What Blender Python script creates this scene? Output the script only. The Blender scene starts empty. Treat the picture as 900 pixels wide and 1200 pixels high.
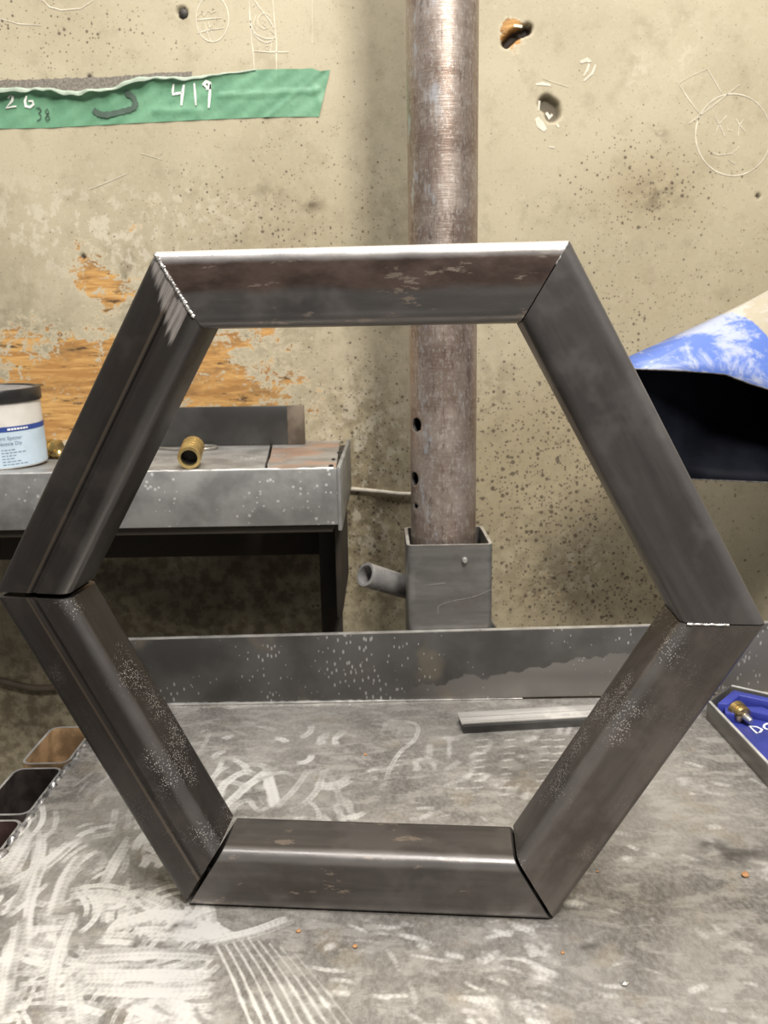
import bpy, bmesh, math, random
import numpy as np
from mathutils import Matrix, Vector

random.seed(7); rng = np.random.default_rng(11)
scene = bpy.context.scene
COL = scene.collection

# ------------------------------------------------------------------ camera
F_PX, PITCH, ROLL, CAM_H = 930.0, math.radians(11.5), math.radians(-1.0), 0.432
def _rx(a): c, s = math.cos(a), math.sin(a); return np.array([[1,0,0],[0,c,-s],[0,s,c]])
def _ry(a): c, s = math.cos(a), math.sin(a); return np.array([[c,0,s],[0,1,0],[-s,0,c]])
VIEW = _rx(-PITCH) @ _ry(-ROLL)
cam_data = bpy.data.cameras.new('camera'); cam = bpy.data.objects.new('camera', cam_data); COL.objects.link(cam)
cam_data.sensor_fit = 'HORIZONTAL'; cam_data.sensor_width = 27.0; cam_data.lens = F_PX/900*27.0
cam_data.clip_start = 0.02
_r, _u, _b = VIEW@np.array([1,0,0]), VIEW@np.array([0,0,1]), -(VIEW@np.array([0,1,0]))
cam.matrix_world = Matrix(((_r[0],_u[0],_b[0],0),(_r[1],_u[1],_b[1],0),(_r[2],_u[2],_b[2],CAM_H),(0,0,0,1)))
cam_data.dof.use_dof = True; cam_data.dof.focus_distance = 0.60; cam_data.dof.aperture_fstop = 15.0
scene.camera = cam

# ------------------------------------------------------------------ light
world = bpy.data.worlds.new('workshop_air'); scene.world = world; world.use_nodes = True
world.node_tree.nodes['Background'].inputs[0].default_value = (1.0, .97, .93, 1)
world.node_tree.nodes['Background'].inputs[1].default_value = 0.15
def area(name, loc, target, sx, sy, power, color):
    l = bpy.data.lights.new(name, 'AREA'); l.shape = 'RECTANGLE'; l.size = sx; l.size_y = sy; l.energy = power; l.color = color
    o = bpy.data.objects.new(name, l); COL.objects.link(o); o.location = loc
    o.rotation_euler = (Vector(target)-Vector(loc)).to_track_quat('-Z', 'Y').to_euler()
    return o
area('lamp_behind_bench', (0.42, -0.55, 1.95), (0.1, 0.9, 0.2), 0.28, 0.5, 50, (1.0, .955, .88))
area('fluorescent_panel_over_bench', (-0.1, 0.45, 2.05), (-0.1, 0.55, 0.0), 1.5, 0.9, 40, (1.0, .975, .94))
vs = scene.view_settings
vs.view_transform = 'Standard'; vs.look = 'None'; vs.exposure = 0.0; vs.gamma = 1.0; vs.use_curve_mapping = False

# ------------------------------------------------------------------ measuring helpers (photo measurement -> real plane)
CAM = np.array([0, 0, CAM_H])
def _ray(u, v): return VIEW @ np.array([(u-450)/F_PX, 1, (600-v)/F_PX])
def at_y(u, v, y): d = _ray(u, v); return CAM + d*(y/d[1])
def at_z(u, v, z=0.0): d = _ray(u, v); return CAM + d*((z-CAM_H)/d[2])
WALL_Y = 1.26
def on_wall(u, v, off=0.0): p = at_y(u, v, WALL_Y); return (p[0], WALL_Y-off, p[2])

# ------------------------------------------------------------------ material helper
class NT:
    def __init__(s, name):
        s.m = bpy.data.materials.new(name); s.m.use_nodes = True
        s.t = s.m.node_tree; s.N = s.t.nodes; s.L = s.t.links
        s.b = s.N['Principled BSDF']; s.tc = s.N.new('ShaderNodeTexCoord')
        s.pos = s.tc.outputs['Object']
    def put(s, sock, v):
        if isinstance(v, bpy.types.NodeSocket): s.L.new(v, sock)
        elif isinstance(v, (tuple, list)) and len(v) == 3 and sock.type == 'RGBA': sock.default_value = (*v, 1)
        else: sock.default_value = v
    def n(s, typ, out=0, ins=None, **kw):
        nd = s.N.new('ShaderNode'+typ)
        for k, v in kw.items(): setattr(nd, k, v)
        for k, v in (ins or {}).items(): s.put(nd.inputs[k], v)
        return nd.outputs[out]
    def math(s, op, a, b=0.0, c=None):
        nd = s.N.new('ShaderNodeMath'); nd.operation = op
        s.put(nd.inputs[0], a); s.put(nd.inputs[1], b)
        if c is not None: s.put(nd.inputs[2], c)
        return nd.outputs[0]
    def scale(s, v=(1,1,1), rot=(0,0,0), vec=None):
        return s.n('Mapping', ins={'Vector': vec or s.pos, 'Scale': v, 'Rotation': rot})
    def noise(s, scale, detail=4, rough=.55, vec=None, dist=0.0):
        return s.n('TexNoise', 0, {'Vector': vec or s.pos, 'Scale': scale, 'Detail': detail, 'Roughness': rough, 'Distortion': dist})
    def voro(s, scale, vec=None, out='Distance', rand=1.0):
        nd = s.N.new('ShaderNodeTexVoronoi'); s.put(nd.inputs['Vector'], vec or s.pos); nd.inputs['Scale'].default_value = scale; nd.inputs['Randomness'].default_value = rand
        return nd.outputs[out]
    def step(s, v, lo, hi, a=0.0, b=1.0):
        nd = s.N.new('ShaderNodeMapRange'); nd.interpolation_type = 'SMOOTHSTEP'
        for k, x in zip(('Value','From Min','From Max','To Min','To Max'), (v, lo, hi, a, b)): s.put(nd.inputs[k], x)
        return nd.outputs[0]
    def mix(s, f, a, b, mode='MIX'):
        nd = s.N.new('ShaderNodeMix'); nd.data_type = 'RGBA'; nd.blend_type = mode
        s.put(nd.inputs[0], f); s.put(nd.inputs[6], a); s.put(nd.inputs[7], b)
        return nd.outputs[2]
    def attr(s, name): return s.n('Attribute', 'Fac', attribute_name=name)
    def xyz(s, k, vec=None): return s.n('SeparateXYZ', k, {0: vec or s.pos})
    def set(s, color=None, metal=None, rough=None, bump=None, strength=.3, dist=.001, spec=None):
        if color is not None: s.put(s.b.inputs['Base Color'], color)
        if metal is not None: s.put(s.b.inputs['Metallic'], metal)
        if rough is not None: s.put(s.b.inputs['Roughness'], rough)
        if spec is not None: s.put(s.b.inputs['Specular IOR Level'], spec)
        if bump is not None:
            s.L.new(s.n('Bump', ins={'Height': bump, 'Strength': strength, 'Distance': dist}), s.b.inputs['Normal'])
        return s.m

def mat_plain(name, color, rough=.5, metal=0.0, var=.15, scale=40, bump=.15):
    k = NT(name); n = k.noise(scale)
    dark = tuple(c*(1-var) for c in color); lite = tuple(min(1, c*(1+var)) for c in color)
    return k.set(k.mix(k.step(n, .35, .65), dark, lite), metal, k.step(n, .3, .7, max(.02, rough-.06), rough+.06), n, bump, .0006)

def mat_scale_steel(name, base, warm=(.09,.06,.045), warm_amt=.5, rough=.42, metal=.55, specks=0.0, seam=None, streak=60,
                    ground=None, flakes=0.0, edge_out=0.0, edge_in=0.0, brown=0.0):
    """hot rolled steel; local X runs along the bar, Z points outwards, Y is the depth"""
    k = NT(name)
    long = k.noise(1.0, 5, .6, k.scale((6, streak, streak)))
    blot = k.noise(26, 5, .6); fine = k.noise(260, 3)
    c = k.mix(k.step(long, .3, .7), tuple(x*.78 for x in base), tuple(x*1.2 for x in base))
    c = k.mix(k.math('MULTIPLY', k.step(blot, .48, .66), warm_amt), c, warm)
    c = k.mix(k.math('MULTIPLY', k.step(k.noise(13, 4, .6), .50, .62), .6), c, tuple(min(1, x*1.55) for x in base))
    r = k.step(blot, .3, .7, rough-.07, rough+.1)
    if brown:
        bz = k.step(k.math('ADD', k.xyz(2), k.math('MULTIPLY', k.math('SUBTRACT', k.noise(12, 4, .6, k.scale((.5,1,1))), .5), .03)), -.030, -.024)
        c = k.mix(k.math('MULTIPLY', bz, brown), c, k.mix(k.step(k.noise(30, 5, .65, k.scale((.4,1,1))), .4, .6), (.055, .034, .027), (.115, .078, .064)))
    if flakes:
        fl = k.math('MULTIPLY', k.step(k.noise(52, 7, .7, k.scale((.4,1,1.5))), .62-.035*flakes, .65-.035*flakes), .75)
        c = k.mix(fl, c, (.26, .21, .17))
    if specks:
        sp = k.math('LESS_THAN', k.voro(620), k.math('MULTIPLY', k.step(k.noise(17, 3), .42, .64), .33*specks))
        sp = k.math('MULTIPLY', sp, k.step(k.xyz(2), -.034, -.042, .12, 1.0))
        c = k.mix(sp, c, (.62, .60, .57))
    if seam is not None:
        z = k.xyz(2)
        tan = k.math('LESS_THAN', k.math('ABSOLUTE', k.math('SUBTRACT', z, seam+.0040)), .0010)
        c = k.mix(k.math('MULTIPLY', tan, .32), c, (.22, .17, .12))
    m = metal
    if ground is not None:
        xe, slope, w = ground
        d = k.math('SUBTRACT', k.math('ADD', xe, k.math('MULTIPLY', k.xyz(2), slope)), k.xyz(0))
        jag = k.noise(1, 3, .6, k.scale((25, 90, 420)))
        wz = k.math('MULTIPLY', k.math('ADD', .006, k.math('MULTIPLY', k.xyz(2), -w/.037)), k.math('ADD', .55, jag))
        g = k.math('MULTIPLY', k.step(k.math('SUBTRACT', d, wz), .002, -.006), k.math('GREATER_THAN', k.xyz(2), -.039))
        g = k.math('MULTIPLY', g, k.step(jag, .3, .62, .35, .95))
        c = k.mix(g, c, (.50, .46, .43))
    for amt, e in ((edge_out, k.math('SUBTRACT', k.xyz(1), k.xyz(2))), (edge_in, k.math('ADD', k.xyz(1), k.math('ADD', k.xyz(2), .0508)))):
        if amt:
            ed = k.math('MULTIPLY', k.step(k.math('ADD', e, k.math('MULTIPLY', k.math('SUBTRACT', k.noise(45, 5, .65, k.scale((.35,1,1))), .5), .0055)), .0105, .0045), amt)  # pale corner bands: painted highlight mixed with bare-steel wear
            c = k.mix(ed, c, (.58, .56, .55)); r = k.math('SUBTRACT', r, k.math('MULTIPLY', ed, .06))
    return k.set(c, m, r, k.math('ADD', k.math('MULTIPLY', blot, .6), k.math('MULTIPLY', fine, .4)), .22, .0008)

# ------------------------------------------------------------------ mesh helpers
def link(o, parent=None):
    COL.objects.link(o)
    if parent: o.parent = parent
    return o
def mesh_obj(name, verts, faces, mat, parent=None, smooth=False, matrix=None):
    me = bpy.data.meshes.new(name); me.from_pydata([tuple(map(float, v)) for v in verts], [], [tuple(f) for f in faces]); me.update()
    if mat: me.materials.append(mat)
    if smooth: me.polygons.foreach_set('use_smooth', [True]*len(me.polygons))
    o = bpy.data.objects.new(name, me); link(o, parent)
    if matrix is not None: o.matrix_local = matrix
    return o
def smooth_by_angle(o, deg=35):
    me = o.data; bm = bmesh.new(); bm.from_mesh(me)
    for f in bm.faces: f.smooth = True
    for e in bm.edges:
        if len(e.link_faces) == 2: e.smooth = e.calc_face_angle(0) < math.radians(deg)
    bm.to_mesh(me); bm.free(); return o
def fix_normals(o):
    bm = bmesh.new(); bm.from_mesh(o.data); bmesh.ops.recalc_face_normals(bm, faces=bm.faces); bm.to_mesh(o.data); bm.free(); return o
def box(name, lo, hi, mat, parent=None, bevel=.001, seg=2):
    x0,y0,z0 = lo; x1,y1,z1 = hi
    v = [(x0,y0,z0),(x1,y0,z0),(x1,y1,z0),(x0,y1,z0),(x0,y0,z1),(x1,y0,z1),(x1,y1,z1),(x0,y1,z1)]
    f = [(0,3,2,1),(4,5,6,7),(0,1,5,4),(1,2,6,5),(2,3,7,6),(3,0,4,7)]
    o = mesh_obj(name, v, f, mat, parent)
    if bevel:
        bm = bmesh.new(); bm.from_mesh(o.data)
        bmesh.ops.bevel(bm, geom=bm.edges[:], offset=bevel, segments=seg, affect='EDGES', profile=.5)
        bm.to_mesh(o.data); bm.free(); smooth_by_angle(o, 40)
    return o
def lathe(name, prof, mat, parent=None, seg=48, matrix=None, closed=False):
    """prof: (radius, z) list, swept about local Z"""
    v, f = [], []
    for r, z in prof:
        for i in range(seg):
            a = 2*math.pi*i/seg; v.append((r*math.cos(a), r*math.sin(a), z))
    n = len(prof)
    for j in range(n-1 if not closed else n):
        j2 = (j+1) % n
        for i in range(seg):
            i2 = (i+1) % seg
            f.append((j*seg+i, j*seg+i2, j2*seg+i2, j2*seg+i))
    o = mesh_obj(name, v, f, mat, parent, matrix=matrix)
    bm = bmesh.new(); bm.from_mesh(o.data); bmesh.ops.remove_doubles(bm, verts=bm.verts, dist=1e-6)
    bmesh.ops.recalc_face_normals(bm, faces=bm.faces); bm.to_mesh(o.data); bm.free()
    return smooth_by_angle(o, 40)
def tube(name, pts, r, mat, parent=None, seg=10, radii=None):
    pts = [Vector(p) for p in pts]; v, f = [], []; up = Vector((0,0,1))
    for i, p in enumerate(pts):
        d = (pts[min(i+1, len(pts)-1)]-pts[max(i-1, 0)]).normalized()
        a = d.cross(up); a = a.normalized() if a.length > 1e-3 else Vector((1,0,0)); b = a.cross(d)
        rr = radii[i] if radii else r
        for s in range(seg):
            t = 2*math.pi*s/seg; v.append(p+a*rr*math.cos(t)+b*rr*math.sin(t))
    for i in range(len(pts)-1):
        for s in range(seg):
            s2 = (s+1) % seg; f.append((i*seg+s, i*seg+s2, (i+1)*seg+s2, (i+1)*seg+s))
    f.append(tuple(range(seg))[::-1]); f.append(tuple((len(pts)-1)*seg+s for s in range(seg)))
    return smooth_by_angle(fix_normals(mesh_obj(name, v, f, mat, parent)), 50)
def spline(pts, n=8):
    P = [np.array(p, float) for p in pts]; P = [2*P[0]-P[1]]+P+[2*P[-1]-P[-2]]; out = []
    for i in range(1, len(P)-2):
        for t in np.linspace(0, 1, n, endpoint=False):
            a, b, c, d = P[i-1], P[i], P[i+1], P[i+2]
            out.append(.5*((2*b)+(-a+c)*t+(2*a-5*b+4*c-d)*t*t+(-a+3*b-3*c+d)*t**3))
    out.append(P[-2]); return out
def ribbons(name, strokes, mat, parent, normal=(0,-1,0), thick=.0004):
    """thin raised strokes: list of (points, width)"""
    v, f = [], []; N = np.array(normal, float)
    for pts, w in strokes:
        P = [np.array(p, float) for p in pts]; b0 = len(v); n = len(P)
        for i, p in enumerate(P):
            d = P[min(i+1, n-1)]-P[max(i-1, 0)]; d /= (np.linalg.norm(d)+1e-9); s = np.cross(d, N)
            ww = w*.5*(.6 if i in (0, n-1) else random.uniform(.8, 1.2))
            v += [p-s*ww, p-s*ww+N*thick, p+s*ww+N*thick, p+s*ww]
        for i in range(n-1):
            a, b = b0+4*i, b0+4*(i+1)
            f += [(a,a+1,b+1,b),(a+1,a+2,b+2,b+1),(a+2,a+3,b+3,b+2)]
        f += [(b0,b0+3,b0+2,b0+1), (b0+4*n-4,b0+4*n-3,b0+4*n-2,b0+4*n-1)]
    return mesh_obj(name, v, f, mat, parent)
def tag(o, label, cat, group=None):
    o['label'] = label; o['category'] = cat
    if group: o['group'] = group
    return o
def empty(name, loc, label, cat, group=None, rz=0.0):
    o = bpy.data.objects.new(name, None); o.empty_display_size = .05; link(o); o.location = loc; o.rotation_euler = (0,0,rz)
    return tag(o, label, cat, group)
def struct(o): o['kind'] = 'structure'; return o
def round_rect(hx, hy, r, n=6):
    out = []
    for cx, cy, a0 in ((hx-r,hy-r,0),(-hx+r,hy-r,90),(-hx+r,-hy+r,180),(hx-r,-hy+r,270)):
        for i in range(n+1):
            a = math.radians(a0+90*i/n); out.append((cx+r*math.cos(a), cy+r*math.sin(a)))
    return out
def hollow(name, outer, inner, z0, z1, mat, parent=None, matrix=None):
    n = len(outer); v = [(x,y,z0) for x,y in outer]+[(x,y,z1) for x,y in outer]+[(x,y,z0) for x,y in inner]+[(x,y,z1) for x,y in inner]; f = []
    for i in range(n):
        j = (i+1) % n
        f += [(i,j,n+j,n+i), (2*n+j,2*n+i,3*n+i,3*n+j), (n+i,n+j,3*n+j,3*n+i), (j,i,2*n+i,2*n+j)]
    return smooth_by_angle(mesh_obj(name, v, f, mat, parent, matrix=matrix), 40)
def grid_mesh(name, X, Yc, Zc, mat, parent, attrs=None, flip=False, smooth=True):
    h, w = X.shape
    co = np.stack([X, Yc, Zc], -1).reshape(-1, 3).astype(np.float32)
    idx = np.arange(h*w).reshape(h, w)
    q = np.stack([idx[:-1,:-1], idx[:-1,1:], idx[1:,1:], idx[1:,:-1]], -1).reshape(-1, 4)
    if flip: q = q[:, ::-1]
    me = bpy.data.meshes.new(name); me.vertices.add(len(co)); me.vertices.foreach_set('co', co.ravel())
    me.loops.add(q.size); me.loops.foreach_set('vertex_index', q.ravel().astype(np.int32))
    me.polygons.add(len(q)); me.polygons.foreach_set('loop_start', np.arange(0, q.size, 4, dtype=np.int32))
    me.update(calc_edges=True); me.validate()
    if smooth: me.polygons.foreach_set('use_smooth', np.ones(len(q), bool))
    for k, a in (attrs or {}).items():
        at = me.attributes.new(k, 'FLOAT', 'POINT'); at.data.foreach_set('value', a.ravel().astype(np.float32))
    me.materials.append(mat); o = bpy.data.objects.new(name, me); return link(o, parent)
def paint(A, gx, gy, pts, w, val=1.0, soft=.4, bite=0.0):
    """brush a polyline of width w (metres) onto field A over coordinate axes gx, gy; bite = pitch of cross ridges"""
    P = np.array(pts, float)
    lo, hi = P.min(0)-w, P.max(0)+w
    i0, i1 = np.searchsorted(gx, [lo[0], hi[0]]); j0, j1 = np.searchsorted(gy, [lo[1], hi[1]])
    if i1 <= i0 or j1 <= j0: return
    U, V = np.meshgrid(gx[i0:i1], gy[j0:j1]); D = np.full(U.shape, 9.0); S_ = np.zeros(U.shape); acc = 0.0
    for a, b in zip(P[:-1], P[1:]):
        d = b-a; L = d@d+1e-12; t = np.clip(((U-a[0])*d[0]+(V-a[1])*d[1])/L, 0, 1)
        dd = np.hypot(U-a[0]-t*d[0], V-a[1]-t*d[1]); m = dd < D
        D[m] = dd[m]; S_[m] = (acc+t*math.sqrt(L))[m]; acc += math.sqrt(L)
    m = np.clip((w*.5-D)/(w*.5*soft), 0, 1)
    if not bite:
        A[j0:j1, i0:i1] = 1-(1-A[j0:j1, i0:i1])*(1-m*val); return
    # a grinder pass wipes out what lay beneath it and leaves its own ridges, brighter along one edge
    m = m*np.clip(np.minimum(S_, acc-S_)/(w*.6)+.25, 0, 1)
    ridge = val*(.89+.11*np.sin((S_+D*.6)*2*math.pi/bite))*(.72+.28*np.clip(D/(w*.5)*1.3, 0, 1))*(.65+.35*np.sin(S_/(acc+1e-6)*math.pi))
    A[j0:j1, i0:i1] = A[j0:j1, i0:i1]*(1-m*.85)+ridge*m*.85

# ------------------------------------------------------------------ materials
def make_wall_mat():
    k = NT('painted_plywood')
    big = k.noise(3.2, 4); mid = k.noise(28, 5, .6); fine = k.noise(190, 3)
    c = k.mix(k.step(big, .35, .65), (.415, .362, .250), (.50, .44, .312))
    c = k.mix(k.math('MULTIPLY', k.step(mid, .5, .72), .40), c, (.30, .255, .172))
    c = k.mix(k.math('MULTIPLY', k.step(k.noise(85, 5, .7), .5, .7), .30), c, (.56, .50, .38))
    c = k.mix(k.math('MULTIPLY', k.step(k.attr('dots'), .3, 1.0), .45), c, (.34, .265, .15))
    c = k.mix(k.math('MULTIPLY', k.step(k.noise(330, 4, .7), .56, .68), .30), c, (.22, .185, .125))
    dirt_and_shade = k.attr('dirt_and_shade')
    # grime and painted shade: dark mottling
    gm = k.math('MULTIPLY', dirt_and_shade, k.step(k.noise(55, 5, .65), .38, .62))
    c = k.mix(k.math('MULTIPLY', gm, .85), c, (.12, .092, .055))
    c = k.mix(k.step(dirt_and_shade, .72, .98, 0.0, .62), c, (.085, .066, .042))  # flat darkening where strong, mainly shade painted under the shelf
    # pale scuffs
    sc = k.math('MULTIPLY', k.attr('scuff'), k.step(k.noise(60, 6, .7, k.scale((1,1,.8))), .50, .58))
    c = k.mix(k.math('MULTIPLY', sc, .75), c, (.66, .60, .48))
    # spatter dots, each cell its own size
    for scl, amt in ((125, .20), (250, .24)):
        d = k.voro(scl); rnd = k.xyz(0, k.voro(scl, out='Color'))
        lim = k.math('MULTIPLY', k.math('MULTIPLY', k.math('POWER', rnd, 2.3), amt+.12), k.math('ADD', .35, k.math('MULTIPLY', k.attr('dots'), 1.25)))
        c = k.mix(k.math('MULTIPLY', k.step(k.math('SUBTRACT', lim, d), -.01, .05), .85), c, (.11, .085, .06))
    # bare wood where the paint has come off
    gr = k.noise(1, 6, .65, k.scale((9, 30, 85)), 1.2)
    wood = k.mix(k.step(gr, .34, .62), (.66, .39, .14), (.42, .215, .07))
    wood = k.mix(k.math('MULTIPLY', k.step(k.noise(1, 5, .7, k.scale((11, 30, 26))), .48, .64), .75), wood, (.25, .14, .06))
    wood = k.mix(k.step(k.noise(1, 6, .75, k.scale((16, 30, 75))), .56, .66), wood, (.10, .06, .03))
    wn = k.noise(1, 8, .76, k.scale((22, 30, 42)), .4)
    e = k.math('ADD', k.attr('wood'), k.math('ADD', k.math('MULTIPLY', k.math('SUBTRACT', wn, .5), 1.8), k.math('MULTIPLY', k.math('SUBTRACT', k.noise(140, 4, .7), .5), .8)))
    rim = k.math('MULTIPLY', k.step(e, .36, .46), k.step(k.attr('wood'), .05, .2))
    c = k.mix(k.math('MULTIPLY', rim, .7), c, (.58, .51, .37))
    bare = k.step(e, .50, .55)
    c = k.mix(bare, c, wood)
    hole = k.attr('hole'); c = k.mix(hole, c, (.035, .025, .018))
    h = k.math('ADD', k.math('MULTIPLY', mid, .5), k.math('ADD', k.math('MULTIPLY', fine, .25), k.math('MULTIPLY', bare, -1.2)))
    return k.set(c, 0.0, .62, h, .35, .0015, spec=.25)
def make_table_mat():
    k = NT('ground_steel_plate')
    a = k.attr('grind'); st = k.attr('stain')
    cloud = k.noise(10, 7, .62, k.scale((1, .8, 1)), .5); sw = k.noise(1, 6, .65, k.scale((30, 62, 1), (0, 0, .45)), .3)
    c = k.mix(k.step(cloud, .34, .66), (.175, .162, .146), (.35, .328, .30))
    c = k.mix(k.math('MULTIPLY', k.step(sw, .47, .62), .55), c, (.54, .51, .47))
    c = k.mix(k.math('MULTIPLY', k.step(k.noise(24, 5), .58, .68), .38), c, (.36, .29, .20))
    c = k.mix(k.math('MULTIPLY', k.step(k.noise(20, 6, .7), .58, .70), .5), c, (.16, .152, .145))
    grit = k.noise(1, 5, .75, k.scale((260, 160, 1), (0, 0, .6)))
    c = k.mix(k.step(grit, .35, .7, 0.0, .35), c, (.62, .60, .57))
    brk = k.noise(70, 6, .7)
    g = k.step(k.math('ADD', a, k.math('MULTIPLY', k.math('SUBTRACT', brk, .5), .50)), .10, .58)
    g = k.math('MULTIPLY', g, k.step(a, .02, .15))
    c = k.mix(k.math('MULTIPLY', g, .9), c, (.96, .94, .91))  # ground strokes near white, with the metal's glare put into their colour
    c = k.mix(k.math('MULTIPLY', st, k.step(k.noise(40, 4), .3, .6)), c, (.085, .078, .072))
    r = k.step(g, 0.0, 1.0, .44, .34)
    h = k.math('ADD', k.math('MULTIPLY', g, .5), k.math('ADD', k.math('MULTIPLY', k.noise(120, 4), .5), k.math('MULTIPLY', grit, .4)))
    return k.set(c, .45, r, h, .25, .0008)
def make_flange_mat():
    k = NT('angle_iron_scale')
    n = k.noise(9, 4); x, z = k.xyz(0), k.xyz(2)
    c = k.mix(k.step(n, .35, .65), (.085, .082, .078), (.15, .145, .138))
    lim = k.math('ADD', k.math('ADD', k.math('MULTIPLY', x, .146), .052), k.math('MULTIPLY', k.math('SUBTRACT', k.noise(34, 5), .5), .035))
    low = k.math('MULTIPLY', k.step(k.math('SUBTRACT', lim, z), -.001, .001), k.step(x, -.26, -.19))
    c = k.mix(low, c, (.21, .20, .19))
    c = k.mix(k.math('MULTIPLY', k.step(k.noise(13, 3), .58, .7), .5), c, (.26, .22, .16))
    sp = k.math('LESS_THAN', k.voro(1, k.scale((210, 210, 95))), k.math('MULTIPLY', k.step(k.noise(9, 3), .38, .66), .27))
    c = k.mix(k.math('MULTIPLY', sp, .8), c, (.55, .54, .52))
    return k.set(c, .5, k.step(n, .3, .7, .38, .5), k.noise(90, 4), .3, .0008)
def make_pole_mat():
    k = NT('scuffed_brown_pipe')
    rings = k.noise(1, 4, .65, k.scale((40, 40, 520))); blot = k.noise(20, 6, .68); vert = k.noise(1, 6, .7, k.scale((150, 150, 22)))
    c = k.mix(k.step(blot, .35, .65), (.29, .215, .175), (.43, .36, .315))
    c = k.mix(k.math('MULTIPLY', k.step(rings, .52, .72), .35), c, (.55, .50, .46))
    c = k.mix(k.math('MULTIPLY', k.step(vert, .55, .64), .6), c, (.15, .11, .09))
    c = k.mix(k.math('MULTIPLY', k.step(k.noise(1, 7, .75, k.scale((75, 75, 30))), .56, .66), .55), c, (.58, .54, .51))
    c = k.mix(k.math('MULTIPLY', k.step(k.noise(1, 4, .7, k.scale((330, 330, 170))), .54, .62), .45), c, (.66, .62, .58))
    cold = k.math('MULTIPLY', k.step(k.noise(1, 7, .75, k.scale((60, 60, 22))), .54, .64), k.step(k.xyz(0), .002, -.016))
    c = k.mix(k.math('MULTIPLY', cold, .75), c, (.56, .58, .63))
    return k.set(c, .68, k.step(blot, .3, .7, .34, .50), k.math('ADD', k.math('ADD', rings, blot), vert), .3, .0008)
def make_shelf_mat(name, base, rust=0.0):
    k = NT(name); n = k.noise(20, 5, .6)
    c = k.mix(k.step(n, .35, .65), tuple(x*.8 for x in base), tuple(x*1.2 for x in base))
    sp = k.math('LESS_THAN', k.voro(130), k.math('MULTIPLY', k.step(k.noise(16, 3), .42, .66), .26))
    c = k.mix(k.math('MULTIPLY', sp, .75), c, (.62, .62, .61))
    if rust: c = k.mix(k.math('MULTIPLY', k.step(k.noise(15, 4), .45, .6), rust), c, (.42, .25, .17))
    return k.set(c, .45, k.step(n, .3, .7, .42, .55), k.noise(80, 4), .3, .0008)
HOOD_C = at_y(775,440,.95)-np.array([.50,1.05,.30]); HOOD_R = .150
def make_hood_mat():
    k = NT('worn_blue_enamel'); n = k.noise(16, 6, .68, k.scale((1,1.5,1)), .6); f = k.noise(60, 5, .7)
    c = k.mix(k.step(n, .46, .60), (.105, .18, .52), (.40, .44, .58))
    c = k.mix(k.math('MULTIPLY', k.step(f, .55, .66), .5), c, (.46, .49, .57))
    d = k.n('VectorMath', 'Value', {0: k.pos, 1: tuple(HOOD_C)}, operation='DISTANCE')
    cr = k.step(k.math('ADD', d, k.math('MULTIPLY', n, .012)), HOOD_R, HOOD_R+.003)
    cream = k.mix(k.step(n, .45, .6), (.42, .37, .28), (.50, .48, .44))
    c = k.mix(cr, c, cream)
    return k.set(c, 0.0, .38, f, .15, .0006)

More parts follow.
